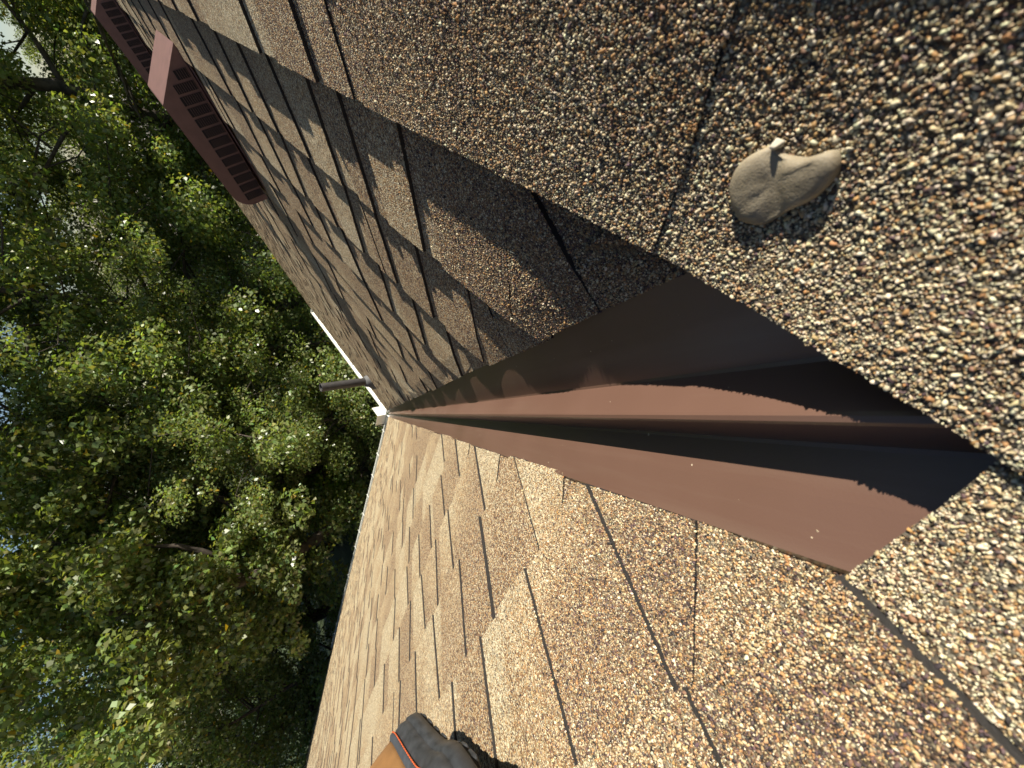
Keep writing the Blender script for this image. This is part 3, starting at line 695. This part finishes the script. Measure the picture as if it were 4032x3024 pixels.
def make_tree(seed, H, Rc, lean, low=0.12, per=400, size=.105, nbr=24):
    r = np.random.default_rng(seed); wood = MB(); cents = []; rad = []
    tr = [np.array((0., 0, -.3))]; lv = np.array((math.cos(lean[0]) * lean[1], math.sin(lean[0]) * lean[1], 0))
    ns = 9
    for i in range(1, ns + 1): tr.append(np.array((0, 0, H * .92 * i / ns)) + lv * (i / ns) ** 1.4 * H + r.normal(0, .10, 3) * (1, 1, .2))
    r0 = H * .017
    wood.tube(tr, [r0 * (1 - .9 * i / ns) * (1.35 if i == 0 else 1) for i in range(ns + 1)], 9)
    for b in range(nbr):
        t = low + (0.97 - low) * (b + r.random()) / nbr; k = t * ns; i = min(int(k), ns - 1); p = tr[i] + (tr[i + 1] - tr[i]) * (k - i)
        az = b * 2.4 + r.normal(0, .35); prof = math.sin(math.pi * min(1, .22 + .78 * (1 - t) * 1.05)) ** .6 if t > .3 else .75 + t * .8
        ln = Rc * prof * r.uniform(.75, 1.12); el = .15 + .75 * t + r.normal(0, .12)
        dv = np.array((math.cos(az) * math.cos(el), math.sin(az) * math.cos(el), math.sin(el)))
        pts = [p + dv * ln * s + np.array((0, 0, -.10 * ln * s * s)) + r.normal(0, .05 * ln * (s > 0), 3) * .6 for s in (0, .33, .66, 1)]
        rb = max(.02, r0 * (1 - .85 * t) * .45); wood.tube(pts, [rb, rb * .7, rb * .45, rb * .2], 6, False)
        for s, m_ in ((.35, 1), (.55, 2), (.78, 2), (1.0, 2)):
            q = pts[0] + (pts[-1] - pts[0]) * s
            for _ in range(m_):
                o_ = r.normal(0, 1, 3) * (.30 * Rc * (.55 + .45 * s)) * (1, 1, .6); e = q + o_
                cents.append(e); rad.append(r.uniform(.42, .95) * (.75 + .06 * Rc))
                if r.random() < .6: wood.tube([q, (q + e) / 2 + r.normal(0, .08, 3), e], [rb * .35 + .004, rb * .25 + .003, .004], 4, False)
    wm = bpy.data.meshes.new('trunk'); wm.from_pydata(wood.v, [], wood.f); wm.materials.append(M_BARK); wm.polygons.foreach_set('use_smooth', [True] * len(wood.f)); wm.update()
    return wm, leaves_mesh('crown', np.array(cents), np.array(rad), per, size, r)
KIND = [make_tree(11, 15, 4.2, (0.4, .10), .10), make_tree(12, 17, 4.8, (2.5, .05), .10), make_tree(13, 13, 3.8, (4.0, .12), .08), make_tree(14, 14, 4.4, (5.2, .04), .06), make_tree(15, 9, 3.4, (1.0, .03), .04, 260, .11, 20)]
TREES = [  # azimuth, distance, kind, turn, scale, label
    (29, 15.0, 2, 0.3, .95, 'leafy tree standing behind the lower end of the shaded slope'),
    (40, 13.2, 3, 1.7, .90, 'bushy sunlit tree straight beyond the pipe'),
    (51, 14.0, 4, 2.9, 1.0, 'low dark tree beyond the splash guard corner'),
    (68, 19.0, 1, 5.0, .95, 'tall bright leaved tree over the far left end of the eave'),
    (50, 19.5, 1, 0.9, .90, 'tall tree rising behind the low dark tree at the corner'),
    (9, 17.5, 0, 2.2, 1.0, 'tree rising over the nearer roof vent'),
    (-1, 18.0, 3, 4.1, 1.05, 'tree rising over the vent at the edge of the frame'),
    (35, 21.0, 1, 3.3, .85, 'tall tree in the second row behind the pipe'),
    (23, 25.0, 2, 5.5, .90, 'slender tree in the second row between vent and pipe'),
    (61, 21.5, 3, 0.2, .95, 'second row tree behind the leaning trunk'),
    (76, 24.0, 0, 1.2, .95, 'tree beyond the far end of the sunlit slope'),
    (-10, 24.0, 2, 3.0, 1.0, 'outermost tree beyond the cut off vent'),
    (14, 31.0, 3, 1.0, .68, 'far tree behind the pale neighbouring house'),
    (43, 27.0, 0, 4.4, .66, 'far tree in the middle of the wood'),
    (53, 29.0, 2, 2.0, .74, 'far tree behind the corner trees'),
    (67, 30.0, 1, 3.9, .62, 'far tree behind the bright leaved one'),
    (30, 32.0, 3, 0.6, .72, 'far tree behind the shaded slope'),
    (4, 30.0, 1, 2.6, .62, 'far tree seen past the edge of the cut off vent'),
    (16, 21.5, 1, 4.6, .80, 'tree closing the gap beside the pale neighbouring house'),
    (5, 23.0, 2, 0.4, 1.0, 'tree closing the gap behind the two vents'),
    (45, 11.2, 4, 5.1, .60, 'small dense tree just outside the roof corner'),
    (33, 12.6, 4, 0.7, .72, 'small dense tree below the gutter with the pipe'),
    (73, 17.0, 4, 3.7, .80, 'small dense tree against the far part of the left eave'),
]
def view_point(px, py, plan):
    """world point seen at a place of the photograph, at a plan distance from where it was taken"""
    r = XU * (1512 - py) + YU * (2016 - px) - ZU * FPX
    return CAM + r * plan / math.hypot(r[0], r[1])
for az, ds, kd, turn, scl, lab in TREES:
    x, y = ds * math.cos(math.radians(az)), ds * math.sin(math.radians(az))
    t = empty('leafy_tree', (x, y, ZG)); t.rotation_euler.z = turn; t.scale = (scl,) * 3
    tag(t, lab, 'tree', 'trees round the yard')
    wm, lm = KIND[kd]
    link(bpy.data.objects.new('trunk', wm), t); link(bpy.data.objects.new('crown', lm), t)

# the big forked tree whose leaning limbs show beyond the left gutter
fk = [view_point(1330, 2050, 12.6), view_point(1130, 2195, 12.4), view_point(960, 2290, 12.0), view_point(640, 2375, 11.4), view_point(330, 2420, 11.2)]
foot = np.array((fk[0][0], fk[0][1], ZG - .3)); root0 = np.array((fk[0][0] + .1, fk[0][1] - .1, ZG))
forked = empty('leafy_tree', tuple(root0)); tag(forked, 'tree with stout leaning forked limbs beyond the left gutter', 'tree', 'trees round the yard')
wd = MB(); rr_ = np.random.default_rng(5)
def limb(pts, rads):
    q = []; rq = []
    for i in range(len(pts) - 1):
        for t in (0, .34, .67): q.append(pts[i] + (pts[i + 1] - pts[i]) * t + rr_.normal(0, .035, 3)); rq.append(rads[i] + (rads[i + 1] - rads[i]) * t)
    q.append(pts[-1]); rq.append(rads[-1]); wd.tube([p - root0 for p in q], rq, 9)
limb([foot] + fk, [.22, .17, .15, .12, .07, .03])
limb([fk[1], view_point(1010, 2040, 12.7), view_point(850, 1950, 12.9), view_point(680, 1870, 13.1), view_point(430, 1820, 13.3)], [.11, .10, .08, .06, .03])
limb([fk[2], view_point(830, 2180, 11.9), view_point(700, 2150, 11.8), view_point(480, 2160, 11.8)], [.09, .07, .05, .02])
limb([fk[3], view_point(480, 2560, 11.6), view_point(330, 2700, 11.8)], [.07, .05, .02])
o = wd.build('trunk', M_BARK, forked, smooth=True)
cs = []
for a, b, c in ((430, 1820, 13.3), (330, 2420, 11.2), (480, 2160, 11.8), (330, 2700, 11.8), (250, 2050, 12.0), (620, 2560, 12.0), (200, 2250, 11.6), (560, 1720, 13.6), (150, 2600, 11.8), (820, 2480, 12.6), (560, 2300, 12.9), (800, 2300, 11.0), (950, 2130, 11.2), (700, 2440, 10.8), (1150, 2300, 11.6), (900, 2200, 13.9), (740, 2030, 13.8), (1050, 2420, 13.4)):
    p = view_point(a, b, c) - root0
    for _ in range(7): cs.append(p + rr_.normal(0, .62, 3))
link(bpy.data.objects.new('crown', leaves_mesh('crown', np.array(cs), rr_.uniform(.35, .8, len(cs)), 260, .115, rr_)), forked)

# shrubs under the trees; the sun on them is put into a brighter leaf colour
for i, (a, b, c, lab) in enumerate(((1190, 1930, 14.5, 'shrub coloured a sunlit pale green low behind the corner trees'), (1240, 2010, 13.6, 'second shrub in that sunlit colour, the one nearer the left gutter'))):
    p = view_point(a, b, c); r_ = np.random.default_rng(60 + i); base = np.array((p[0], p[1], ZG))
    sh = empty('shrub', tuple(base)); tag(sh, lab, 'shrub', 'shrubs under the trees'); hgt = p[2] - ZG
    cc = r_.normal(0, .45, (26, 3)) * (1, 1, .8) + np.array((0, 0, hgt * .75)); cc[:, 2] = np.clip(cc[:, 2], .2, hgt + .3)
    link(bpy.data.objects.new('foliage', leaves_mesh('foliage', cc, r_.uniform(.25, .5, 26), 170, .10, r_, 0, .8, (.26, .36, .07))), sh)
    st = MB()
    for k in range(7): st.tube([(0, 0, -.1), tuple(cc[k] * (.5, .5, .5)), tuple(cc[k])], [.02, .014, .006], 5, False)
    st.build('stem', M_BARK, sh)

# neighbouring house glimpsed between the trees, and overhead wires
nb_p = view_point(600, 800, 27.0); nbh = empty('neighbour_house', (nb_p[0], nb_p[1], ZG)); nbh.rotation_euler.z = math.radians(-55)
tag(nbh, 'pale house glimpsed between the trees past the nearer vent', 'house')
M_PALE = simple('pale_siding', (.62, .58, .52), .7); M_NROOF = simple('neighbour_shingles', (.30, .28, .27), .9); M_GLASS = simple('window_glass', (.03, .035, .04), .1)
wl = MB(); wl.box((0, 0, 1.45), (9, 7, 2.9)); wl.build('wall', M_PALE, nbh)
for k in range(14):
    b = MB(); b.box((0, -3.512, .25 + k * .19), (9.0, .02, .17), np.array(((1, 0, 0), (0, 1, -.06), (0, .06, 1)))); b.build('siding_board', M_PALE, nbh)
rf = MB(); rf.add([(-4.9, -4, 2.8), (4.9, -4, 2.8), (4.9, 0, 4.9), (-4.9, 0, 4.9), (-4.9, 4, 2.8), (4.9, 4, 2.8)], [(0, 1, 2, 3), (3, 2, 5, 4), (0, 3, 4), (1, 5, 2), (0, 4, 5, 1)]); rf.build('roof', M_NROOF, nbh)
gt = MB(); gt.box((0, -4.06, 2.78), (9.8, .12, .14)); gt.build('gutter', M_WHITE, nbh)
for x in (-2.6, .2, 2.8):
    wn = MB(); wn.box((x, -3.535, 1.6), (1.2, .04, 1.3)); w_ = wn.build('window', M_WHITE, nbh)
    pn = MB(); pn.box((x, -3.56, 1.6), (1.05, .012, 1.15)); pn.build('pane', M_GLASS, w_)
for i, (a, b, lab) in enumerate((((20, 1330), (230, 1210), 'upper overhead wire crossing the sky gap'), ((45, 1335), (255, 1215), 'lower overhead wire crossing the sky gap'))):
    p, q = view_point(*a, 38), view_point(*b, 40); d = q - p; m_ = MB(); c = p
    pts = [p + d * t - np.array((0, 0, .5 * math.sin(math.pi * (t + 3) / 7))) for t in np.linspace(-3, 4, 22)]
    m_.tube([x - c for x in pts], .012, 6); o = m_.build('overhead_wire', M_PIPE); o.location = tuple(c); tag(o, lab, 'wire', 'overhead wires')
